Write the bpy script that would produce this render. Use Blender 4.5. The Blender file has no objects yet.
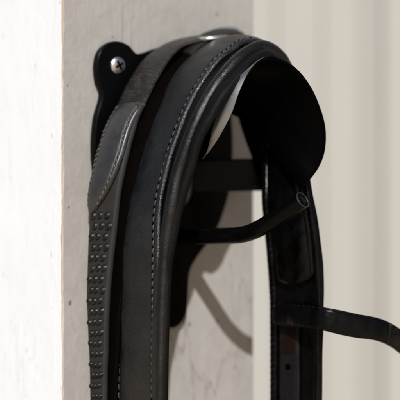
import bpy, bmesh, math, random
from mathutils import Vector, Matrix, noise
random.seed(7)
SC = bpy.context.scene
COL = SC.collection
S = 0.0007                      # metres per design unit (0.7 mm)
PHI = math.radians(37)          # how far the mounting face is turned from the view
D = 1400.0                      # camera distance in design units
T = Vector((math.cos(PHI), math.sin(PHI), 0))      # along the face, to the right
N = Vector((math.sin(PHI), -math.cos(PHI), 0))     # out of the face
Z = Vector((0, 0, 1))
O = Vector((-40, 0, 70))        # centre of the rack on the face (design units)

# ---------------------------------------------------------------- camera
cam = bpy.data.cameras.new('camera'); co = bpy.data.objects.new('camera', cam); COL.objects.link(co)
co.location = (0, -D * S, 0); co.rotation_euler = (math.radians(90), 0, 0)
cam.sensor_width = 36; cam.lens = 36 * D / 400.0
cam.clip_start = 0.01; cam.clip_end = 200
cam.dof.use_dof = True; cam.dof.focus_distance = (D - 118) * S; cam.dof.aperture_fstop = 4.8
SC.camera = co

# ---------------------------------------------------------------- light
ALPHA, BETA = 0.70, 0.93
travel = (T * ALPHA - N - Z * BETA).normalized()
to_sun = -travel
elev = math.asin(to_sun.z); az = math.atan2(to_sun.x, to_sun.y)
w = bpy.data.worlds.new('World'); SC.world = w; w.use_nodes = True
nt = w.node_tree; bg = nt.nodes['Background']
sky = nt.nodes.new('ShaderNodeTexSky'); sky.sky_type = 'NISHITA'; sky.sun_disc = False
sky.sun_elevation = elev; sky.sun_rotation = az; sky.air_density = 1.0; sky.dust_density = 2.5
nt.links.new(sky.outputs[0], bg.inputs[0]); bg.inputs[1].default_value = 0.05
sl = bpy.data.lights.new('sun', 'SUN'); sl.energy = 4.0; sl.angle = math.radians(0.6); sl.color = (1.0, 0.99, 0.975)
so = bpy.data.objects.new('sun', sl); COL.objects.link(so)
so.rotation_euler = to_sun.to_track_quat('Z', 'Y').to_euler()
SC.view_settings.view_transform = 'Standard'; SC.view_settings.look = 'None'
SC.view_settings.gamma = 1; SC.view_settings.exposure = 0.30
SC.cycles.max_bounces = 8

# ---------------------------------------------------------------- helpers
def at(u, v, p):
    """point at distance p in front of the mounting face, measured off the photograph (design units)"""
    d = Vector((u - 200, D, 200 - v)); c = Vector((0, -D, 0))
    k = (p - (c - O).dot(N)) / d.dot(N)
    return c + d * k
def at_y(u, v, y):
    k = (y + D) / D
    return Vector(((u - 200) * k, y, (200 - v) * k))
def tag(o, label=None, cat=None, group=None, kind=None):
    if label: o['label'] = label
    if cat: o['category'] = cat
    if group: o['group'] = group
    if kind: o['kind'] = kind
    return o
def empty(name, loc):
    o = bpy.data.objects.new(name, None); COL.objects.link(o); o.location = loc * S; o.empty_display_size = .02
    return o
def link(name, me, mats, parent=None, smooth=True):
    if smooth:
        for p in me.polygons: p.use_smooth = True
    for m in (mats if isinstance(mats, (list, tuple)) else [mats]): me.materials.append(m)
    o = bpy.data.objects.new(name, me); COL.objects.link(o)
    if parent is not None:
        o.parent = parent; o.matrix_parent_inverse = parent_inv(parent)
    return o
def parent_inv(p):
    return Matrix.Translation(-p.location)
def mesh(name, verts, faces, mats, parent=None, smooth=True, uvs=None):
    me = bpy.data.meshes.new(name); me.from_pydata([tuple(Vector(v) * S) for v in verts], [], faces)
    if uvs:
        lay = me.uv_layers.new(name='UVMap')
        for l in me.loops: lay.data[l.index].uv = uvs[l.vertex_index]
    me.update()
    return link(name, me, mats, parent, smooth)
def cr(pts, n):
    """Catmull-Rom through tuples, resampled to n points evenly by chord of the first three numbers"""
    P = [Vector(p) if not isinstance(p, Vector) else p for p in pts]
    out = []; m = len(P)
    for i in range(m - 1):
        p0 = P[max(i - 1, 0)]; p1 = P[i]; p2 = P[i + 1]; p3 = P[min(i + 2, m - 1)]
        for k in range(24):
            t = k / 24
            out.append(.5 * ((2 * p1) + (p2 - p0) * t + (2 * p0 - 5 * p1 + 4 * p2 - p3) * t * t + (3 * p1 - p0 - 3 * p2 + p3) * t ** 3))
    out.append(P[-1])
    return out
class Rib:
    """a band between two rails; rows of (uL,vL,pL,uR,vR,pR)"""
    def __init__(s, rows, n=240, lift=0.0):
        from mathutils import Vector as V
        L = cr([at(*r[:3]) for r in rows], n); R = cr([at(*r[3:6]) for r in rows], n)
        acc = [0.0]
        for i in range(1, len(L)):
            acc.append(acc[-1] + ((L[i] + R[i]) * .5 - (L[i - 1] + R[i - 1]) * .5).length)
        s.len = acc[-1]; s.L = []; s.R = []; j = 0
        for k in range(n):
            d = s.len * k / (n - 1)
            while j < len(acc) - 2 and acc[j + 1] < d: j += 1
            f = (d - acc[j]) / max(1e-9, acc[j + 1] - acc[j]); f = min(max(f, 0), 1)
            s.L.append(L[j].lerp(L[j + 1], f)); s.R.append(R[j].lerp(R[j + 1], f))
        s.n = n; s.nrm = []
        for k in range(n):
            a = max(k - 1, 0); b = min(k + 1, n - 1)
            t = (s.L[b] + s.R[b] - s.L[a] - s.R[a]).normalized(); wv = (s.R[k] - s.L[k]).normalized()
            s.nrm.append(wv.cross(t).normalized())
        if lift:
            for k in range(n):
                s.L[k] = s.L[k] + s.nrm[k] * lift; s.R[k] = s.R[k] + s.nrm[k] * lift
    def pt(s, d, x, h):
        """d: distance along, x: -1..1 across, h: out of the face"""
        f = min(max(d / s.len, 0), 1) * (s.n - 1); k = min(int(f), s.n - 2); g = f - k
        L = s.L[k].lerp(s.L[k + 1], g); R = s.R[k].lerp(s.R[k + 1], g); nn = s.nrm[k].lerp(s.nrm[k + 1], g)
        return L.lerp(R, (x + 1) / 2) + nn * h
    def sub(s, x0, x1, lift=0.0, d0=0.0, d1=None):
        q = Rib.__new__(Rib); d1 = s.len if d1 is None else d1
        q.n = s.n; q.len = d1 - d0; q.L = []; q.R = []; q.nrm = []
        for k in range(s.n):
            d = d0 + (d1 - d0) * k / (s.n - 1)
            q.L.append(s.pt(d, x0, lift)); q.R.append(s.pt(d, x1, lift)); q.nrm.append((s.pt(d, 0, 1) - s.pt(d, 0, 0)).normalized())
        return q
def flat_profile(th, edge=.08, dome=.0, grooves=(), gd=.9, gw=.05):
    """closed loop of (x, h): front face from -1 to 1, then the back"""
    xs = [-1 + 2 * i / 40 for i in range(41)]
    top = []
    for x in xs:
        a = 1 - abs(x); e = min(a / edge, 1); r = math.sqrt(max(0, 1 - (1 - e) ** 2))
        h = th * (.5 * r) + dome * (1 - x * x)
        for g in grooves:
            h -= gd * math.exp(-((x - g) / gw) ** 2)
        top.append((x, h))
    bot = []
    for x in (.96, .8, .4, 0, -.4, -.8, -.96):
        bot.append((x, -th * .5 * (1 if abs(x) < .9 else .75)))
    return top + bot
def ribbon(name, rib, prof, mat, parent=None, tipfn=None, wob=0.0, seed=0.0):
    V = []; F = []; U = []; m = len(prof)
    for k in range(rib.n):
        d = rib.len * k / (rib.n - 1); sc = tipfn(d, rib.len) if tipfn else 1.0
        for (x, h) in prof:
            p = rib.pt(d, x * sc, h)
            if wob: p = p + rib.nrm[k] * wob * noise.noise(Vector((d * .03 + seed, x * .7, seed)))
            V.append(p); U.append((x, d / 60.0))
    for k in range(rib.n - 1):
        for j in range(m):
            a = k * m + j; b = k * m + (j + 1) % m
            F.append((a, a + m, b + m, b))
    F.append(tuple(range(m))); F.append(tuple(reversed(range((rib.n - 1) * m, rib.n * m))))
    return mesh(name, V, F, mat, parent, True, U)
def tube_geo(pts, rad, V, F, seg=20, cap=True):
    base = len(V); n = len(pts); up = Vector((0, 0, 1)); prev = None
    for k, p in enumerate(pts):
        t = (pts[min(k + 1, n - 1)] - pts[max(k - 1, 0)]).normalized()
        if prev is None:
            a = t.cross(up if abs(t.z) < .9 else Vector((1, 0, 0))).normalized()
        else:
            a = (prev - t * prev.dot(t)).normalized()
        prev = a; b = t.cross(a); r = rad(k / (n - 1)) if callable(rad) else rad
        for j in range(seg):
            an = 2 * math.pi * j / seg; V.append(p + (a * math.cos(an) + b * math.sin(an)) * r)
    for k in range(n - 1):
        for j in range(seg):
            x = base + k * seg + j; y = base + k * seg + (j + 1) % seg
            F.append((x, y, y + seg, x + seg))
    if cap:
        F.append(tuple(base + j for j in reversed(range(seg)))); F.append(tuple(base + (n - 1) * seg + j for j in range(seg)))
def tube(name, pts, rad, mat, parent=None, seg=20):
    V = []; F = []; tube_geo(pts, rad, V, F, seg); return mesh(name, V, F, mat, parent)
def stitches(name, rib, x, h, mat, parent, pitch=7.0, slen=5.2, r=.95, slant=.0, d0=4, d1=None, xs=None):
    V = []; F = []; d = d0; d1 = rib.len if d1 is None else d1; half = (rib.R[0] - rib.L[0]).length / 2
    while d + slen < d1:
        xx = xs(d) if xs else x
        jit = random.uniform(-.25, .25); dz = slen + random.uniform(-.4, .4)
        pts = []
        for q in range(7):
            f = q / 6; sink = (abs(f - .5) * 2) ** 3
            pts.append(rib.pt(d + dz * f, xx + (slant * (f - .5) + jit * .3) / half, h + .35 - 1.5 * sink))
        tube_geo(pts, lambda f: r * (1 - .45 * abs(f - .5) * 2), V, F, 8)
        d += pitch + random.uniform(-.3, .3)
    return mesh(name, V, F, mat, parent)

# ---------------------------------------------------------------- materials
def nmat(name):
    m = bpy.data.materials.new(name); m.use_nodes = True; t = m.node_tree
    return m, t, t.nodes['Principled BSDF']
def node(t, kind, **kw):
    n = t.nodes.new(kind)
    for k, v in kw.items():
        if k in n.inputs.keys(): n.inputs[k].default_value = v
        else: setattr(n, k, v)
    return n
def leather(name, col, rough=.42, grain=420, gstr=.35, wrinkle=0.0, spec=.5, var=.35, coat=0.0, crease=0.0, speck=.0):
    m, t, b = nmat(name); L = t.links.new
    b.inputs['Roughness'].default_value = rough; b.inputs['Specular IOR Level'].default_value = spec
    if coat: b.inputs['Coat Weight'].default_value = coat; b.inputs['Coat Roughness'].default_value = .25
    tc = node(t, 'ShaderNodeTexCoord')
    n1 = node(t, 'ShaderNodeTexNoise', Scale=90.0, Detail=6.0, Roughness=.6); L(tc.outputs['Object'], n1.inputs['Vector'])
    mx = node(t, 'ShaderNodeMix', data_type='RGBA'); L(n1.outputs[0], mx.inputs[0])
    mx.inputs[6].default_value = (*[c * (1 - var) for c in col], 1); mx.inputs[7].default_value = (*[c * (1 + var) for c in col], 1)
    # rubbed grain tips and dust, finest near the surface relief
    ns = node(t, 'ShaderNodeTexNoise', Scale=1500.0, Detail=3.0, Roughness=.7); L(tc.outputs['Object'], ns.inputs['Vector'])
    nb = node(t, 'ShaderNodeTexNoise', Scale=32.0, Detail=5.0, Roughness=.65); L(tc.outputs['Object'], nb.inputs['Vector'])
    sp = node(t, 'ShaderNodeMapRange'); sp.inputs[1].default_value = .56; sp.inputs[2].default_value = .74; L(ns.outputs[0], sp.inputs[0])
    sb = node(t, 'ShaderNodeMapRange'); sb.inputs[1].default_value = .38; sb.inputs[2].default_value = .66; sb.inputs[4].default_value = speck; L(nb.outputs[0], sb.inputs[0])
    sm = node(t, 'ShaderNodeMath', operation='MULTIPLY'); L(sp.outputs[0], sm.inputs[0]); L(sb.outputs[0], sm.inputs[1])
    m2 = node(t, 'ShaderNodeMix', data_type='RGBA'); L(sm.outputs[0], m2.inputs[0]); L(mx.outputs[2], m2.inputs[6]); m2.inputs[7].default_value = (.17, .17, .175, 1)
    L(m2.outputs[2], b.inputs['Base Color'])
    sv = node(t, 'ShaderNodeMapRange'); sv.inputs[1].default_value = .35; sv.inputs[2].default_value = .68; sv.inputs[3].default_value = spec * .7; sv.inputs[4].default_value = spec * 1.1
    L(nb.outputs[0], sv.inputs[0]); L(sv.outputs[0], b.inputs['Specular IOR Level'])
    mr = node(t, 'ShaderNodeMapRange'); mr.inputs[1].default_value = .3; mr.inputs[2].default_value = .7; mr.inputs[3].default_value = rough - .1; mr.inputs[4].default_value = rough + .16
    L(n1.outputs[0], mr.inputs[0]); L(mr.outputs[0], b.inputs['Roughness'])
    v = node(t, 'ShaderNodeTexVoronoi', Scale=float(grain) * 4); v.feature = 'DISTANCE_TO_EDGE'
    n0 = node(t, 'ShaderNodeTexNoise', Scale=float(grain) * 1.3, Detail=3.0)
    L(tc.outputs['Object'], n0.inputs['Vector'])
    L(tc.outputs['Object'], v.inputs['Vector'])
    b1 = node(t, 'ShaderNodeBump', Strength=gstr, Distance=.00035); L(v.outputs['Distance'], b1.inputs['Height'])
    b2 = node(t, 'ShaderNodeBump', Strength=gstr, Distance=.0006); L(n0.outputs[0], b2.inputs['Height']); L(b1.outputs[0], b2.inputs['Normal'])
    last = b2
    if wrinkle:
        mp = node(t, 'ShaderNodeMapping'); mp.inputs['Scale'].default_value = (.55, 15.0, 1); mp.inputs['Rotation'].default_value = (0, 0, .25)
        L(tc.outputs['UV'], mp.inputs[0])
        wv = node(t, 'ShaderNodeTexNoise', Scale=1.6, Detail=5.0, Roughness=.62, Distortion=.9); L(mp.outputs[0], wv.inputs['Vector'])
        b3 = node(t, 'ShaderNodeBump', Strength=wrinkle, Distance=.006); L(wv.outputs[0], b3.inputs['Height']); L(last.outputs[0], b3.inputs['Normal']); last = b3
    if crease:
        n4 = node(t, 'ShaderNodeTexNoise', Scale=55.0, Detail=3.0); L(tc.outputs['Object'], n4.inputs['Vector'])
        b4 = node(t, 'ShaderNodeBump', Strength=crease, Distance=.003); L(n4.outputs[0], b4.inputs['Height']); L(last.outputs[0], b4.inputs['Normal']); last = b4
    L(last.outputs[0], b.inputs['Normal'])
    return m
def plain(name, col, rough=.5, metal=0.0, bump=0.0, scale=900.0, spec=.5):
    m, t, b = nmat(name); L = t.links.new
    b.inputs['Base Color'].default_value = (*col, 1); b.inputs['Metallic'].default_value = metal; b.inputs['Specular IOR Level'].default_value = spec
    tc = node(t, 'ShaderNodeTexCoord'); n = node(t, 'ShaderNodeTexNoise', Scale=scale, Detail=4.0); L(tc.outputs['Object'], n.inputs['Vector'])
    mr = node(t, 'ShaderNodeMapRange'); mr.inputs[3].default_value = max(.04, rough - .08); mr.inputs[4].default_value = rough + .1
    L(n.outputs[0], mr.inputs[0]); L(mr.outputs[0], b.inputs['Roughness'])
    if bump:
        bb = node(t, 'ShaderNodeBump', Strength=bump, Distance=.0003); L(n.outputs[0], bb.inputs['Height']); L(bb.outputs[0], b.inputs['Normal'])
    return m
def painted(name, col, col2, bump=.5, streak=(60, 60, 6), pits=.5, rough=.75, big=.25):
    """old brushed paint over wood: lengthwise streaks, small pits and dirt specks, broad wear"""
    m, t, b = nmat(name); L = t.links.new; tc = node(t, 'ShaderNodeTexCoord')
    mp = node(t, 'ShaderNodeMapping'); mp.inputs['Scale'].default_value = streak; L(tc.outputs['Object'], mp.inputs[0])
    n1 = node(t, 'ShaderNodeTexNoise', Scale=1.0, Detail=8.0, Roughness=.62, Distortion=.4); L(mp.outputs[0], n1.inputs['Vector'])
    n2 = node(t, 'ShaderNodeTexNoise', Scale=14.0, Detail=4.0); L(tc.outputs['Object'], n2.inputs['Vector'])
    ad = node(t, 'ShaderNodeMath', operation='ADD'); L(n1.outputs[0], ad.inputs[0])
    sb = node(t, 'ShaderNodeMath', operation='MULTIPLY'); L(n2.outputs[0], sb.inputs[0]); sb.inputs[1].default_value = big * 2; L(sb.outputs[0], ad.inputs[1])
    mr = node(t, 'ShaderNodeMapRange'); mr.inputs[1].default_value = .3 + big * .6; mr.inputs[2].default_value = .72 + big * 1.3; L(ad.outputs[0], mr.inputs[0])
    mx = node(t, 'ShaderNodeMix', data_type='RGBA'); L(mr.outputs[0], mx.inputs[0]); mx.inputs[6].default_value = (*col, 1); mx.inputs[7].default_value = (*col2, 1)
    # dirt specks in the pits
    mp2 = node(t, 'ShaderNodeMapping'); mp2.inputs['Scale'].default_value = (1, 1, .6); L(tc.outputs['Object'], mp2.inputs[0])
    vo = node(t, 'ShaderNodeTexVoronoi', Scale=150.0); L(mp2.outputs[0], vo.inputs['Vector'])
    sz = node(t, 'ShaderNodeSeparateColor'); L(vo.outputs['Color'], sz.inputs[0])
    th = node(t, 'ShaderNodeMapRange'); th.inputs[1].default_value = .6; th.inputs[2].default_value = 1.0; th.inputs[3].default_value = 0.0; th.inputs[4].default_value = .22
    L(sz.outputs[0], th.inputs[0])
    sub = node(t, 'ShaderNodeMath', operation='SUBTRACT'); L(th.outputs[0], sub.inputs[0]); L(vo.outputs['Distance'], sub.inputs[1])
    mk = node(t, 'ShaderNodeMapRange'); mk.inputs[1].default_value = 0; mk.inputs[2].default_value = .05; L(sub.outputs[0], mk.inputs[0])
    mk2 = node(t, 'ShaderNodeMath', operation='MULTIPLY'); L(mk.outputs[0], mk2.inputs[0]); mk2.inputs[1].default_value = pits
    m2 = node(t, 'ShaderNodeMix', data_type='RGBA'); L(mk2.outputs[0], m2.inputs[0]); L(mx.outputs[2], m2.inputs[6]); m2.inputs[7].default_value = (col[0] * .35, col[1] * .28, col[2] * .2, 1)
    mp3 = node(t, 'ShaderNodeMapping'); mp3.inputs['Scale'].default_value = (26, 26, 5); mp3.inputs['Rotation'].default_value = (0, .12, 0); L(tc.outputs['Object'], mp3.inputs[0])
    nd = node(t, 'ShaderNodeTexNoise', Scale=2.0, Detail=4.0); L(mp3.outputs[0], nd.inputs['Vector'])
    va = node(t, 'ShaderNodeVectorMath', operation='SCALE'); L(nd.outputs['Color'], va.inputs[0]); va.inputs['Scale'].default_value = .9
    vb = node(t, 'ShaderNodeVectorMath', operation='ADD'); L(mp3.outputs[0], vb.inputs[0]); L(va.outputs[0], vb.inputs[1])
    vc = node(t, 'ShaderNodeTexVoronoi', Scale=1.0); vc.feature = 'DISTANCE_TO_EDGE'; L(vb.outputs[0], vc.inputs['Vector'])
    ck = node(t, 'ShaderNodeMapRange'); ck.inputs[1].default_value = .004; ck.inputs[2].default_value = .016; ck.inputs[3].default_value = 1; ck.inputs[4].default_value = 0; L(vc.outputs['Distance'], ck.inputs[0])
    gm = node(t, 'ShaderNodeMapRange'); gm.inputs[1].default_value = .5; gm.inputs[2].default_value = .62; L(n2.outputs[0], gm.inputs[0])
    ck2 = node(t, 'ShaderNodeMath', operation='MULTIPLY'); L(ck.outputs[0], ck2.inputs[0]); L(gm.outputs[0], ck2.inputs[1])
    ck3 = node(t, 'ShaderNodeMath', operation='MULTIPLY'); L(ck2.outputs[0], ck3.inputs[0]); ck3.inputs[1].default_value = pits * .55
    m3 = node(t, 'ShaderNodeMix', data_type='RGBA'); L(ck3.outputs[0], m3.inputs[0]); L(m2.outputs[2], m3.inputs[6]); m3.inputs[7].default_value = (col[0] * .4, col[1] * .34, col[2] * .27, 1)
    L(m3.outputs[2], b.inputs['Base Color'])
    n3 = node(t, 'ShaderNodeTexNoise', Scale=260.0, Detail=5.0, Roughness=.6); L(tc.outputs['Object'], n3.inputs['Vector'])
    bA = node(t, 'ShaderNodeBump', Strength=bump, Distance=.0012); L(n1.outputs[0], bA.inputs['Height'])
    bB = node(t, 'ShaderNodeBump', Strength=bump * .8, Distance=.0005); L(n3.outputs[0], bB.inputs['Height']); L(bA.outputs[0], bB.inputs['Normal'])
    inv = node(t, 'ShaderNodeMath', operation='MULTIPLY'); L(mk2.outputs[0], inv.inputs[0]); inv.inputs[1].default_value = -1
    bC = node(t, 'ShaderNodeBump', Strength=.9, Distance=.0006); L(inv.outputs[0], bC.inputs['Height']); L(bB.outputs[0], bC.inputs['Normal'])
    L(bC.outputs[0], b.inputs['Normal']); b.inputs['Roughness'].default_value = rough; b.inputs['Specular IOR Level'].default_value = .3
    return m
M_taupe = painted('taupe_paint', (.268, .253, .236), (.332, .318, .300), bump=.6, streak=(110, 110, 60), pits=.8)
M_white = painted('white_limewash', (.77, .82, .87), (.82, .87, .915), bump=.35, streak=(60, 60, 30), pits=.22)
M_bare = painted('bare_wood_edge', (.27, .21, .15), (.52, .46, .39), bump=.8, streak=(300, 300, 40), pits=.4)
M_metal = plain('black_powder_coat', (.0014, .0014, .0016), .28, 0, .05, 2500, .09)
M_gloss = plain('polished_black_metal', (.0008, .0008, .0009), .4, 0, .05, 2500, .03)
M_sheenedge = plain('painted_sheen_metal', (.26, .27, .285), .30, .9, .1, 1500)  # pale metallic colour painting the sun highlight onto the black saddle edge
M_rodend = plain('worn_steel_rim', (.012, .012, .012), .45, 0, .2, 900, .3)
M_screw = plain('zinc_screw', (.62, .61, .6), .3, 1.0, .15, 700)
M_buckle = plain('steel_buckle', (.86, .86, .86), .3, 1.0, .05, 600)
M_main = leather('black_grained_leather', (.0042, .0053, .0070), .35, 480, .5, spec=.6, crease=.3, speck=.14)
M_pad = leather('black_soft_lining_leather', (.0034, .0034, .0038), .34, 520, .28, spec=.42, crease=.25, speck=.04)
M_rein = leather('black_creased_leather', (.016, .0142, .0135), .36, 420, .25, wrinkle=1.0, spec=1.0, speck=.5)
M_over = leather('black_polished_leather', (.020, .020, .022), .36, 500, .22, spec=.85, crease=.3, wrinkle=.05, speck=.2)
M_thread3 = plain('light_grey_thread', (.07, .066, .06), .6, 0, .3, 4000)
M_rubber = leather('dusty_black_rubber', (.019, .018, .0174), .6, 700, .35, spec=.3)
M_pimple = leather('worn_rubber_pimples', (.004, .0038, .0036), .42, 900, .1, spec=.4)
M_fold = leather('dark_worn_brown_leather', (.0045, .003, .0024), .5, 380, .5, spec=.4)
M_under = leather('dark_brown_leather', (.0014, .0008, .0006), .6, 380, .5, spec=.03)
M_lining = leather('black_matt_lining_leather', (.0035, .0035, .0037), .5, 330, .4, spec=.1, crease=.12)
M_dark = leather('black_padded_leather', (.0011, .0011, .0013), .22, 300, .2, spec=.2, crease=.6)  # blacker than the headpiece leather: shade of the right side put into the colour
M_grey = leather('dark_grey_leather', (.006, .006, .0066), .5, 300, .5, spec=.2, crease=.3)
M_tan = leather('reddish_brown_leather', (.009, .0042, .003), .5, 300, .4, spec=.12)
M_thread = plain('dark_grey_thread', (.036, .037, .039), .6, 0, .3, 4000)
M_thread2 = plain('black_thread', (.0015, .0015, .0015), .6, 0, .3, 4000, .1)
M_hole = plain('punched_hole', (.001, .001, .001), .9, 0, 0, 900, 0.0)

# ---------------------------------------------------------------- setting
def ground():
    z = -1500; m = painted('bounce_sand', (.50, .36, .22), (.60, .46, .31), bump=.6, streak=(3, 3, 3), pits=.2)  # unseen ground sheet, added to bounce warm light into the shadows
    V = [(-60000, -60000, z), (60000, -60000, z), (60000, 60000, z), (-60000, 60000, z)]
    o = mesh('ground', V, [(0, 1, 2, 3)], m, None, False); tag(o, kind='structure')
ground()
def plank_wall():
    y0 = 1250; mats = [painted('board_cream', (.335, .330, .306), (.355, .35, .326), .2, (12, 12, 1.2), .1),
                       painted('board_pinkish', (.335, .325, .304), (.358, .347, .326), .2, (12, 12, 1.2), .1),
                       painted('board_shadow_gap', (.31, .297, .276), (.333, .32, .298), .2, (12, 12, 1.2), .1)]
    cuts = [(-260, -150, 0, 0), (-150, -40, 1, 0), (-40, 60, 0, 0), (60, 180, 1, 0), (180, 276, 0, 0), (276, 322, 1, 0), (322, 361, 0, 0), (361, 383, 2, 14), (383, 470, 1, 0), (470, 590, 0, 0), (590, 720, 1, 0), (720, 850, 0, 0), (850, 980, 1, 0), (980, 1110, 0, 0)]
    V = []; F = []; MI = []
    zb, zt = -1500, 1700
    for a, b, mi, rec in cuts:
        xa = at_y(a, 0, y0).x; xb = at_y(b, 0, y0).x; y = y0 + rec; e = 3
        prof = [(xa + .5, y + e), (xa + e, y), (xb - e, y), (xb - .5, y + e), (xb - .5, y + 40), (xa + .5, y + 40)]
        k = len(V)
        for zz in (zb, zt):
            for x, yy in prof: V.append((x, yy, zz))
        for j in range(6):
            F.append((k + j, k + (j + 1) % 6, k + 6 + (j + 1) % 6, k + 6 + j)); MI.append(mi)
        F.append(tuple(k + j for j in reversed(range(6)))); MI.append(mi); F.append(tuple(k + 6 + j for j in range(6))); MI.append(mi)
    o = mesh('plank_wall', V, F, mats, None, False)
    for p, mi in zip(o.data.polygons, MI): p.material_index = mi
    tag(o, 'pale cream wall of upright boards, out of focus behind the right hand straps', 'wall')
plank_wall()
def post():
    A = at(62.5, 200, 0); B = at(254, 200, 0)
    width = (B - A).dot(T); depth = 420
    rows = 420; V = []; F = []; MI = []; z0, z1 = -1500, 1000
    zs = []
    z = z0
    while z < z1:
        zs.append(z); z += 1.6 if -230 < z < 230 else 25
    zs.append(z1)
    for z in zs:
        a = 1.1 + 1.3 * noise.noise(Vector((z * .045, 3, 1))) + 1.0 * noise.noise(Vector((z * .21, 9, 1)))
        lowchip = 2.2 * max(0, noise.noise(Vector((z * .02, 17.3, 4))))
        a = max(.5, a + lowchip); c = max(.5, 1.0 + .8 * noise.noise(Vector((z * .13, 5, 7))) + lowchip * .5)
        sh = 1.3 * noise.noise(Vector((z * .008, 2, 2)))
        base = Vector((A.x, A.y, z)) + T * sh
        r = 6
        pts = [base - N * depth, base - N * a, base - N * (a * .35) + T * (c * .25), base + T * c]
        pts += [Vector((A.x, A.y, z)) + T * width * f for f in (.1, .3, .5, .7, .9)]
        e = Vector((A.x, A.y, z)) + T * width
        pts += [e - T * 2.5, e - T * .8 - N * .8, e - N * 2.5, e - N * depth]
        V += pts
    m = 13
    for k in range(len(zs) - 1):
        for j in range(m):
            a_ = k * m + j; b_ = k * m + (j + 1) % m
            F.append((a_, b_, b_ + m, a_ + m)); MI.append(1 if j == 0 else 2 if j in (1, 2) else 0)
    F.append(tuple(reversed(range(m)))); MI.append(0); F.append(tuple((len(zs) - 1) * m + j for j in range(m))); MI.append(0)
    o = mesh('wooden_post', V, F, [M_taupe, M_white, M_bare], None, False)
    for p, mi in zip(o.data.polygons, MI): p.material_index = mi
    tag(o, 'square post with a bright white side and a worn taupe side carrying the black rack', 'post')
post()

# ---------------------------------------------------------------- the rack
rack = empty('bridle_rack', at(160, 130, 0))
tag(rack, 'black metal bridle rack screwed to the taupe post under the leather straps', 'rack')
def pl(u, v, p=0):   # face coordinates
    q = at(u, v, p) - O; return (q.dot(T), q.z)
def back_plate():
    out = [(97, 96), (93, 82), (91.5, 66), (95, 52), (104, 43.5), (114, 42), (124, 46), (132, 54), (140, 53), (152, 49), (168, 46), (184, 50), (204, 62), (219, 85), (226, 112), (228, 150), (225, 188), (216, 220),
           (205, 240), (193, 256), (185, 272), (183, 300), (181, 315), (174, 325), (165, 327), (157, 318), (154, 302), (150, 276), (136, 254), (116, 230), (100, 206), (92, 180), (89, 150), (91, 120)]
    hole = [(172, 166), (186, 164), (191, 170), (191, 190), (186, 202), (176, 206), (168, 196), (166, 178)]
    cu = bpy.data.curves.new('back_plate', 'CURVE'); cu.dimensions = '2D'; cu.fill_mode = 'BOTH'
    for loop in (out, hole):
        pts = [Vector((*pl(u, v), 0)) for u, v in loop]; n = len(pts); dense = []
        for i in range(n):
            p0, p1, p2, p3 = pts[i - 1], pts[i], pts[(i + 1) % n], pts[(i + 2) % n]
            for k in range(6):
                t = k / 6; dense.append(.5 * ((2 * p1) + (p2 - p0) * t + (2 * p0 - 5 * p1 + 4 * p2 - p3) * t * t + (3 * p1 - p0 - 3 * p2 + p3) * t ** 3))
        sp = cu.splines.new('POLY'); sp.points.add(len(dense) - 1); sp.use_cyclic_u = True
        for q, d in zip(sp.points, dense): q.co = (d.x * S, d.y * S, 0, 1)
    cu.extrude = 2.2 * S; cu.bevel_depth = 2.0 * S; cu.bevel_resolution = 3; cu.offset = -2.0 * S
    ob = bpy.data.objects.new('tmp', cu); COL.objects.link(ob); bpy.context.view_layer.update()
    me = bpy.data.meshes.new_from_object(ob.evaluated_get(bpy.context.evaluated_depsgraph_get())); bpy.data.objects.remove(ob)
    me.name = 'back_plate'
    for v in me.vertices:
        c = v.co.copy(); v.co = (O + N * 5) * S + T * c.x + Z * c.y + N * c.z
    link('back_plate', me, M_metal, rack, False)
    bm = bmesh.new(); bm.from_mesh(me); bmesh.ops.recalc_face_normals(bm, faces=bm.faces); bm.to_mesh(me); bm.free()
    me.materials.clear(); me.materials.append(M_metal)
back_plate()
def screw(u, v):
    c = at(u, v, 9.5); V = []; F = []; seg = 32; R = 8.4; rings = [(1, -1), (1, .6), (.96, 1.5), (.85, 2.2), (.65, 3.0), (.4, 3.5), (.15, 3.7)]
    for r, h in rings:
        for j in range(seg):
            a = 2 * math.pi * j / seg; V.append(c + (T * math.cos(a) + Z * math.sin(a)) * R * r + N * h)
    for k in range(len(rings) - 1):
        for j in range(seg): F.append((k * seg + j, k * seg + (j + 1) % seg, (k + 1) * seg + (j + 1) % seg, (k + 1) * seg + j))
    F.append(tuple((len(rings) - 1) * seg + j for j in range(seg)))
    s = mesh('screw', V, F, M_screw, rack)
    V = []; F = []
    for rot in (.5, .5 + math.pi / 2):     # the cross recess as dark slots let into the head
        a = T * math.cos(rot) + Z * math.sin(rot); b = -T * math.sin(rot) + Z * math.cos(rot); k = len(V)
        for h in (2.2, 4.0):
            for sa, sb in ((-1, -1), (1, -1), (1, 1), (-1, 1)): V.append(c + a * 4.6 * sa * (1 if h > 3 else .5) + b * 1.15 * sb + N * (h - (.9 if h > 4 else 0) * 0))
        F += [(k + 4, k + 5, k + 6, k + 7)] + [(k + j, k + (j + 1) % 4, k + 4 + (j + 1) % 4, k + 4 + j) for j in range(4)]
    sl_ = mesh('recess', V, F, M_hole, None, False); sl_.parent = s
    return s
screw(117.5, 65.5)
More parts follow.
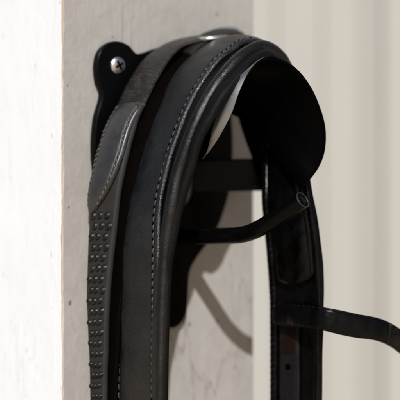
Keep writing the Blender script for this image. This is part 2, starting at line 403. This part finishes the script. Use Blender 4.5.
def saddle():
    # front edge: (u, v, p); back edge on the plate: (angle from top, radius)
    front = [(203, 159, 110), (212, 148, 130), (222, 132, 147), (232, 112, 157), (239, 92, 162), (248, 73, 164), (258, 61, 165), (269, 56.5, 169), (283, 60, 167), (298, 70, 166), (311, 87, 165), (320, 107, 165), (325.5, 128, 165), (325, 150, 164), (319, 167, 160), (309, 181, 154), (302, 189, 146)]
    fr = cr([at(*f) for f in front], 0); n = len(fr); th = 2.6; rows = 34
    def base_pt(f):
        a = math.radians(-100 + 162 * f); rt = 45 if a < 0 else 56
        return O + T * (rt * math.sin(a) + 4) + Z * (50 * math.cos(a) - 2) + N * 6
    V = []; F = []
    outer = []; 
    for i in range(n):
        f = i / (n - 1); b = base_pt(f); row = []
        rad = fr[i] - O; rad = (rad - N * rad.dot(N)).normalized()
        wgt = min(1, f / .17) * min(1, max(0, (.37 - f) / .17)); wgt = wgt * wgt * (3 - 2 * wgt)
        cw = 8 * wgt; ring = fr[i] - N * (cw * 1.1 + 2) + rad * cw
        for k in range(rows + 1):
            g = k / rows
            if k <= rows - 10:
                gg = k / (rows - 10); dl = ring - b; al = N * dl.dot(N); p = b + al * gg + (dl - al) * gg ** 2.4
            else:
                h = (k - rows + 10) / 10; mid = ring.lerp(fr[i], .5) + (rad + N * .6) * cw * .13
                p = ring * (1 - h) ** 2 + mid * 2 * h * (1 - h) + fr[i] * h * h
            row.append(p)
        outer.append(row)
    nr = []
    for i in range(n):
        r = []
        for k in range(rows + 1):
            du = outer[min(i + 1, n - 1)][k] - outer[max(i - 1, 0)][k]; dv = outer[i][min(k + 1, rows)] - outer[i][max(k - 1, 0)]
            q = du.cross(dv).normalized(); c = outer[i][k] - O; c = c - N * c.dot(N)
            if q.dot(c) < 0: q = -q
            r.append(q)
        nr.append(r)
    idx = {}
    for side in (0, 1):
        for i in range(n):
            for k in range(rows + 1):
                edge = .5 if k == rows else 0
                idx[(side, i, k)] = len(V); V.append(outer[i][k] - nr[i][k] * (th * side) )
    MI = []
    for i in range(n - 1):
        for k in range(rows):
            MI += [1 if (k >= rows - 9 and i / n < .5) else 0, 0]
            F.append((idx[0, i, k], idx[0, i + 1, k], idx[0, i + 1, k + 1], idx[0, i, k + 1]))
            F.append((idx[1, i, k], idx[1, i, k + 1], idx[1, i + 1, k + 1], idx[1, i + 1, k]))
    for i in range(n - 1):
        F.append((idx[0, i, rows], idx[0, i + 1, rows], idx[1, i + 1, rows], idx[1, i, rows]))
        F.append((idx[0, i, 0], idx[1, i, 0], idx[1, i + 1, 0], idx[0, i + 1, 0]))
    for k in range(rows):
        F.append((idx[0, 0, k], idx[0, 0, k + 1], idx[1, 0, k + 1], idx[1, 0, k])); F.append((idx[0, n - 1, k], idx[1, n - 1, k], idx[1, n - 1, k + 1], idx[0, n - 1, k + 1]))
    o = mesh('curved_saddle', V, F, [M_gloss, M_sheenedge], rack)
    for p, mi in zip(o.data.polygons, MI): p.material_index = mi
    bm = bmesh.new(); bm.from_mesh(o.data); bmesh.ops.recalc_face_normals(bm, faces=bm.faces)
    bm.edges.ensure_lookup_table(); bm.to_mesh(o.data); bm.free()
    o.data.set_sharp_from_angle(angle=math.radians(50))
saddle()
def arm():
    # flat arm that carries the curved saddle, straight out of the plate
    p0 = at(194, 176, 9); p1 = at(265, 174.5, 50); ax = (p1 - p0).normalized(); side = ax.cross(Z).normalized(); h = 16.5; th = 4.0; prof = []
    for x, y in ((-1, -1), (1, -1), (1, 1), (-1, 1)):
        for k in range(5):
            a = {(-1, -1): math.pi, (1, -1): 1.5 * math.pi, (1, 1): 0, (-1, 1): .5 * math.pi}[(x, y)] + k / 4 * math.pi / 2
            prof.append((x * (th - 2.4) + 2.4 * math.cos(a), y * (h - 2.4) + 2.4 * math.sin(a)))
    V = []; F = []; m = len(prof); st = [0, .25, .5, .75, 1]
    for d in st:
        c = p0.lerp(p1, d)
        for x, y in prof: V.append(c + side * x + Z * y)
    for k in range(len(st) - 1):
        for j in range(m): F.append((k * m + j, k * m + (j + 1) % m, (k + 1) * m + (j + 1) % m, (k + 1) * m + j))
    F.append(tuple(range(m))); F.append(tuple((len(st) - 1) * m + j for j in range(m)))
    o = mesh('support_arm', V, F, M_metal, rack, False)
    bm = bmesh.new(); bm.from_mesh(o.data); bmesh.ops.recalc_face_normals(bm, faces=bm.faces); bm.to_mesh(o.data); bm.free()
arm()
def rod():
    path = [(170, 236.5, 4), (192, 236.5, 38), (213, 236, 72), (234, 235.5, 104), (247, 233.5, 120), (258, 229, 133), (270, 222, 146), (283, 213.5, 160), (296, 204.5, 174), (302.5, 200, 181)]
    pts = cr([at(*q) for q in path], 0)
    o = tube('hook_rod', pts, 7.8, M_metal, rack, 28)
    e = pts[-1]; t = (pts[-1] - pts[-4]).normalized(); a = t.cross(Z).normalized(); b = t.cross(a); V = []; F = []; sg = 36
    for r, h in ((7.9, -.6), (8.1, .3), (7.6, 1.0), (6.9, .6), (6.7, -.3)):
        for j in range(sg):
            an = 2 * math.pi * j / sg; V.append(e + t * h + (a * math.cos(an) + b * math.sin(an)) * r)
    for k in range(4):
        for j in range(sg): F.append((k * sg + j, (k + 1) * sg + j, (k + 1) * sg + (j + 1) % sg, k * sg + (j + 1) % sg))
    r = mesh('end_rim', V, F, M_rodend, None); r.parent = o
rod()

# ---------------------------------------------------------------- the bridle
bridle = empty('bridle', at(215, 40, 90))
tag(bridle, 'black leather bridle with wide stitched headpiece draped over the rack, band sticking out right', 'bridle')
main_rows = [(118, 570, 50, 159.5, 570, 118), (118, 400, 50, 159.5, 400, 118), (118.5, 350, 50, 159.5, 350, 118), (120, 300, 52, 160, 300, 118), (123, 250, 54, 160, 250, 116), (128.5, 210, 56, 161, 208, 114),
             (136, 175, 58, 169, 170, 115), (145, 145, 59, 178, 139, 117), (154, 120, 60, 188, 114, 118), (164, 97, 60, 198, 93, 118), (175, 76, 60, 209, 76, 118), (188, 61, 60, 221, 61, 117), (204, 48.5, 60, 234, 50.5, 115),
             (222, 40, 60, 245, 42.5, 112), (240, 40, 60, 263, 43, 112), (255, 53, 61, 282, 57, 113), (264, 80, 63, 296, 88, 118), (267, 120, 68, 303, 125, 124), (265, 160, 74, 308, 160, 134), (264, 200, 80, 313, 195, 144),
             (267.5, 240, 82, 320, 235, 148), (271, 290, 84, 324, 285, 150), (272, 340, 84, 323, 340, 150), (272.5, 570, 84, 321, 570, 150)]
mr_ = Rib(main_rows, 520)
# outer stitched strap only on the left and over the top; the same band goes on down the right side
d_at = lambda rib, v, lo=.04: min((abs((200 - ((rib.pt(rib.len * (lo + (1 - lo) * k / 400), 0, 0)).z) * D / (D + rib.pt(rib.len * (lo + (1 - lo) * k / 400), 0, 0).y)) - v), rib.len * (lo + (1 - lo) * k / 400)) for k in range(401))[1]
def flip(r):
    q = Rib.__new__(Rib); q.n = r.n; q.len = r.len; q.L = r.R; q.R = r.L; q.nrm = [-v for v in r.nrm]; return q
dcut = d_at(mr_, 66, .5)
lf_ = mr_.sub(-1, 1, 0, 0, dcut); rt_ = flip(mr_.sub(-1, 1, 0, dcut - 1.5, mr_.len))     # on the right the inner face is seen
head = ribbon('headpiece', lf_, flat_profile(4.5, .07, 2.6, (-.84, .77), .75, .05), M_main, bridle, wob=1.0)
cheek = ribbon('hanging_strap', rt_, flat_profile(4.5, .07, .9), M_dark, bridle, wob=1.0)
split = mr_.len
def holes(rib, x, h, pitch, d0, d1, a):
    V = []; F = []; d = d0
    while d < d1:
        c = [rib.pt(d + q * 2.4, x + a * q * .04, h) for q in (-.5, 0, .5)]
        tube_geo(c, lambda f: .75 * (1 - abs(f - .5)), V, F, 8); d += pitch
    return mesh('needle_holes', V, F, M_hole, None)
def d_left(rib, v, hi=.45):
    best = None
    for k in range(600):
        d = rib.len * hi * k / 599; p = rib.pt(d, 0, 0); vv = 200 - p.z * D / (D + p.y)
        if best is None or abs(vv - v) < best[0]: best = (abs(vv - v), d)
    return best[1]
for xx, sg, end in ((.77, .5, lf_.len), (-.84, -.5, d_left(lf_, 318))):
    stitches('stitching', lf_, xx, 2.6, M_thread, None, 7.3, 5.6, .85, sg, d1=end).parent = head
    holes(lf_, xx - .035, 2.9, 7.3, 3, end - 3, sg).parent = head
pad_rows = []
padR = {440: 170, 400: 170.5, 350: 171.5, 300: 173, 250: 177, 210: 182.5}
pad_pts = [(124, 570, 55, 161, 570, 124), (124, 400, 55, 161.5, 400, 124), (124, 350, 55, 162.5, 350, 124), (126, 300, 57, 164, 300, 124), (130, 250, 60, 169, 250, 128), (136, 210, 62, 177, 208, 133), (142, 175, 63, 189, 168, 142),
           (149, 146, 64, 197, 140, 148), (157, 121, 64, 210, 114, 156), (166, 99, 64, 222, 93, 160), (178, 78, 64, 236, 76, 160), (190, 63, 64, 249, 62.5, 158), (206, 52, 64, 261, 53, 154), (224, 45, 64, 271, 50, 150), (241, 46, 64, 281, 57, 147),
           (250, 57, 62, 288, 68, 142)]
pr_ = Rib(pad_pts, 320)
prof = [(x, h) for x, h in flat_profile(9, .16, .8)]
pr_low = pr_.sub(-1, 1, -4.5)
pad = ribbon('padded_lining', pr_low, prof, M_lining, bridle, wob=1.2, seed=3)
roll_pts = []
rr = [(160, 570, 119), (160, 400, 119), (161, 350, 119), (162.5, 300, 119), (165.5, 250, 120), (171.5, 208, 124), (179, 172, 127), (189.5, 140, 133), (200, 115, 137), (212, 93, 139), (225, 75, 139), (237.5, 61, 138), (250, 51.5, 135), (261, 47, 132), (271, 50, 130), (281, 59, 128), (288, 72, 122)]
pts = cr([at(*q) for q in rr], 0)
tube('rolled_edge', pts, lambda f: 6.6 - 2.6 * max(0, 1 - f * 3), M_pad, bridle, 24)

# right side: sewn cheek panel, lower strap and band
dA, dB = d_at(rt_, 150, .1), d_at(rt_, 283)
panel = rt_.sub(-.82, .66, 4.6, dA, dB)
tip = lambda d, L: 1.0 if d < L - 9 else max(.55, math.sqrt(max(0, 1 - ((d - (L - 9)) / 10.5) ** 2)))
pn = ribbon('cheek_panel', panel, flat_profile(5.0, .10, 5.0, (-.84, .84), .8, .05), M_dark, bridle, tip, wob=1.0, seed=5)
stitches('stitching', panel, -.84, 1.9, M_thread2, None, 7.5, 5.6, 1.1, .2, d1=panel.len - 6).parent = pn
stitches('stitching', panel, .84, 1.9, M_thread2, None, 7.5, 5.6, 1.1, .2, d1=panel.len - 6).parent = pn
ridge = rt_.sub(-.98, -.76, 2.6, d_at(rt_, 120, .05), d_at(rt_, 568))
ribbon('edge_binding', ridge, flat_profile(4.5, .45, 1.2), M_dark, bridle, wob=.8, seed=8)
V = []; F = []
for side, x0, x1 in ((0, .7, .97),):
    rb = rt_.sub(x0, x1, 3.0, d_at(rt_, 125, .08), d_at(rt_, 568))
    ob = ribbon('ribbed_binding', rb, flat_profile(4.0, .45, 1.2), M_dark, bridle, wob=.6, seed=11)
    d = 3; V = []; F = []
    while d < rb.len - 3:
        tube_geo([rb.pt(d + (.8 * q), -.6 + 1.2 * q / 6, 2.45 + .5 * math.sin(math.pi * q / 6)) for q in range(7)], .8, V, F, 8); d += 6.2
    mesh('stitching', V, F, M_dark, None).parent = ob
dC, dD = d_at(rt_, 326), d_at(rt_, 568)
lower = rt_.sub(-.22, .52, 4.4, dC, dD)
lw = ribbon('lower_cheek_strap', lower, flat_profile(4.2, .12, .6, (-.8, .8), .5, .05), M_grey, bridle, wob=.8, seed=13)
hd = d_at(rt_, 366) - dC; V = []; F = []; c0 = lower.pt(hd, 0, 2.7); nn = (lower.pt(hd, 0, 4) - lower.pt(hd, 0, 3)).normalized()
tube_geo([c0 - nn * 1.0, c0 + nn * .5], 3.0, V, F, 20); mesh('punched_hole', V, F, M_hole, None).parent = lw
brown = lower.sub(-.9, .75, .9, 0, d_at(rt_, 352) - dC)
ribbon('brown_patch', brown, flat_profile(4.0, .2, .4), M_tan, None, wob=.5).parent = lw
# browband: loops round the cheek and runs off to the right
def band(nm, rows, prof, mat, parent, **kw):
    rb = Rib(rows, 200); return rb, ribbon(nm, rb, prof, mat, parent, **kw)
bb_rows = [(276, 304, 100, 275, 324, 100), (284, 303, 112, 283, 325.5, 112), (300, 304.5, 138, 299, 327, 138), (314, 305.5, 158, 313, 328.5, 158), (326, 307.5, 170, 325, 331, 170), (342, 310.5, 178, 341, 335, 178), (358, 314, 184, 357, 338, 184), (372, 316.5, 188, 370, 339.5, 188), (383, 319.5, 190, 380, 342, 190), (394, 325, 190, 389, 346, 190), (404, 332, 188, 398, 352, 188), (418, 343, 184, 411, 363, 184), (440, 365, 176, 430, 384, 176), (458, 392, 166, 446, 409, 166)]
brb, bo = band('browband', bb_rows, flat_profile(4.5, .12, 1.2, (-.86, .86), .8, .05), M_dark, bridle, wob=1.0, seed=21)
stitches('stitching', brb, -.86, 1.7, M_thread2, None, 6.5, 4.8, .9, .3).parent = bo
stitches('stitching', brb, .86, 1.7, M_thread2, None, 6.5, 4.8, .9, .3).parent = bo
V = []; F = []
dd = brb.len * .70
for s_ in (0, 1):
    tube_geo([brb.pt(brb.len * .49, -.9 + 1.8 * q / 12, 3.2 - .5 * abs(q / 6 - 1)) for q in range(13)], 1.6, V, F, 10); break
mesh('seam_ridge', V, F, M_dark, None).parent = bo

# ---------------------------------------------------------------- the rein
rein = empty('rein', at(180, 41, 30))
tag(rein, 'narrow black rein with pimpled rubber grip hanging leftmost, beside the headpiece', 'rein')
rein_rows = [(93.5, 570, 22, 107, 570, 42), (92.5, 400, 20, 107, 400, 42), (91, 350, 18, 107.5, 350, 44), (88.5, 300, 15, 109, 300, 48), (89, 260, 14, 112.5, 260, 50), (90, 230, 14, 116, 230, 52), (91.5, 207, 14, 118.5, 205, 53), (92.5, 187, 14, 121.5, 184, 53),
             (97.5, 157, 14, 128, 155, 53), (104, 138, 14, 133.5, 134, 53), (111, 120, 14, 139, 116, 53), (119.5, 101, 14, 147.5, 99, 53), (130, 80, 14, 157, 80, 53), (144, 60.5, 14, 167, 62.5, 52), (161, 47.5, 14, 181, 48, 50), (180, 40, 15, 197, 41.5, 48), (203, 36, 16, 216, 38, 46), (222, 37, 17, 238, 41, 45),
             (232, 48, 18, 247, 52, 46), (236, 70, 19, 254, 74, 50), (236, 95, 20, 256, 98, 54), (237, 115, 24, 264, 116, 62), (243, 136, 38, 272, 138, 76), (251.5, 160, 48, 280, 162, 82), (259, 185, 54, 284, 187, 87), (267, 210, 56, 286, 212, 88), (273, 250, 58, 291, 250, 88), (277, 300, 58, 295, 300, 86), (278, 570, 58, 296, 570, 86)]
rn = Rib(rein_rows, 560)
dj = d_at(rn, 203, 0.0)
def d_left(rib, v, hi=.45):
    best = None
    for k in range(600):
        d = rib.len * hi * k / 599; p = rib.pt(d, 0, 0); vv = 200 - p.z * D / (D + p.y)
        if best is None or abs(vv - v) < best[0]: best = (abs(vv - v), d)
    return best[1]
ds = d_left(rn, 205); 
dcr = rn.len * .5
for _k in range(400):
    _p = rn.pt(rn.len * _k / 399, 0, 0)
    if _p.z > rn.pt(dcr, 0, 0).z: dcr = rn.len * _k / 399
dcr += 22
ribbon('far_strap', rn.sub(-.9, 1.0, 0, dcr - 1, rn.len), flat_profile(4.2, .10, .8), M_under, rein, wob=1.0, seed=33)
strap = ribbon('rein_strap', rn.sub(-.9, 1.0, 0, ds + 94, dcr), flat_profile(4.2, .10, .8), M_rein, rein, wob=1.6, seed=31)
grip_rib = rn.sub(-.86, 1.08, 1.2, 0, ds + 98)
# grip = rubber sleeve with rows of pimples in one mesh
prof = flat_profile(6.5, .12, .8)
V = []; F = []; m = len(prof)
for k in range(grip_rib.n):
    d = grip_rib.len * k / (grip_rib.n - 1)
    for x, h in prof: V.append(grip_rib.pt(d, x, h))
for k in range(grip_rib.n - 1):
    for j in range(m):
        a = k * m + j; b = k * m + (j + 1) % m; F.append((a, a + m, b + m, b))
F.append(tuple(range(m))); F.append(tuple(reversed(range((grip_rib.n - 1) * m, grip_rib.n * m))))
nbase = len(F)
d = 4.0; row = 0
while d < ds - 3:
    off = 0 if row % 2 else .21
    wid = (grip_rib.pt(d, 1, 0) - grip_rib.pt(d, -1, 0)).length
    for c in (-.60, -.08, .47):
        x = c + off * .9 + random.uniform(-.03, .03)
        
        p = grip_rib.pt(d + random.uniform(-.5, .5), x, 3.6); X = (grip_rib.pt(d, 1, 0) - grip_rib.pt(d, -1, 0)).normalized(); Y = (grip_rib.pt(d + 3, x, 0) - grip_rib.pt(d, x, 0)).normalized(); H = X.cross(Y).normalized()
        rad = min(3.6, wid * .065 + 1.1) * random.uniform(.93, 1.07); k0 = len(V); sg = 16; rg = [(1.3, -.8), (1.05, .2), (.93, 1.3), (.72, 2.3), (.4, 2.9)]
        for r, h in rg:
            for j in range(sg):
                a = 2 * math.pi * j / sg; V.append(p + (X * math.cos(a) + Y * math.sin(a)) * rad * r + H * h)
        for k in range(len(rg) - 1):
            for j in range(sg): F.append((k0 + k * sg + j, k0 + k * sg + (j + 1) % sg, k0 + (k + 1) * sg + (j + 1) % sg, k0 + (k + 1) * sg + j))
        F.append(tuple(k0 + (len(rg) - 1) * sg + j for j in range(sg)))
    d += 10.0; row += 1
gr = mesh('rubber_grip', V, F, [M_rubber, M_pimple], rein)
for p in gr.data.polygons: p.material_index = 1 if p.index >= nbase else 0
# sewn overlay with a pointed tongue that covers the top of the grip
ov_rows = [(96, 213, 16, 99, 213.5, 20), (92.8, 203, 14, 106, 202, 36), (92.3, 190, 14, 113.5, 189, 46), (94.5, 172, 14, 121.5, 171, 52), (98, 157, 14, 127, 155, 53), (104, 138, 14, 132.5, 135, 53), (111, 120, 14, 138.5, 117, 53), (117, 106, 14, 144.5, 104, 53)]
ov = Rib(ov_rows, 200, 5.2).sub(-.78, 1.05)
for k in range(ov.n):
    q = max(0, (k / (ov.n - 1) - .72) / .28); off = ov.nrm[k] * (-5.6 * q * q)
    ov.L[k] = ov.L[k] + off; ov.R[k] = ov.R[k] + off
oo = ribbon('stitched_tongue', ov, flat_profile(5.0, .14, 3.2, (-.80, .80), .8, .06), M_over, rein, wob=.9, seed=41)
stitches('stitching', ov, -.80, 3.1, M_thread3, None, 5.0, 3.8, .8, .4, d0=10).parent = oo
stitches('stitching', ov, .80, 3.1, M_thread3, None, 5.0, 3.8, .8, -.4, d0=10).parent = oo
# second, browner layer of the rein folded behind the first
un_rows = [(100, 570, 36, 109, 570, 54), (100, 400, 36, 109.5, 400, 56), (101, 350, 38, 112, 350, 58), (104, 305, 42, 115, 305, 60), (106, 280, 44, 121, 280, 64), (108, 250, 46, 126, 250, 68), (112, 205, 48, 132, 205, 70), (117, 175, 48, 138, 173, 70), (125, 148, 48, 145, 145, 70), (133, 122, 48, 153, 119, 70), (143, 99, 48, 163, 98, 70),
           (154, 80, 48, 174, 80, 70), (166, 64, 48, 186, 66, 70), (181, 50, 48, 202, 54, 70), (198, 42, 46, 220, 46, 70), (220, 38, 44, 242, 43, 70), (234, 43, 44, 254, 50, 68), (240, 58, 42, 260, 64, 64), (240, 75, 40, 262, 84, 62)]
un = Rib(un_rows, 320, -7.5)
ribbon('folded_layer', un, flat_profile(4.5, .15, .6), M_under, rein, wob=.5, seed=51)
# buckle lying on top of the rack
def buckle():
    c = at(220, 37, 34); pts = []
    path = [(196, 38.5, 22), (203, 35, 22), (212, 31.5, 22), (222, 29.3, 22), (232, 29.0, 24), (239, 31.5, 26), (243, 36, 30), (243, 39, 40), (236, 38, 52), (222, 38, 56), (208, 39, 52), (199, 40, 40), (196, 39.5, 28)]
    pts = cr([at(*q) for q in path + [path[0]]], 0)[:-1]; V = []; F = []; seg = 14; n = len(pts)
    for k, p in enumerate(pts):
        t = (pts[(k + 1) % n] - pts[k - 1]).normalized(); a = t.cross(Z).normalized(); b = t.cross(a)
        for j in range(seg):
            an = 2 * math.pi * j / seg; V.append(p + a * math.cos(an) * 3.2 + b * math.sin(an) * 2.6)
    for k in range(n):
        for j in range(seg): F.append((k * seg + j, k * seg + (j + 1) % seg, ((k + 1) % n) * seg + (j + 1) % seg, ((k + 1) % n) * seg + j))
    mesh('buckle', V, F, M_buckle, rein)
    fr = [(176, 51, 30, 194, 57, 66), (184, 45, 24, 199, 50, 60), (194, 40, 20, 206, 45, 52), (202, 35.5, 20, 216, 40, 54), (212, 32, 20, 227, 36.5, 56), (224, 30.2, 20, 238, 36, 56), (234, 31, 20, 247, 39, 56), (241, 36, 22, 253, 48, 56), (243, 47, 24, 255, 59, 56)]
    ribbon('buckle_fold', Rib(fr, 80), flat_profile(5.0, .2, .8), M_fold, rein, wob=.6, seed=61)
buckle()
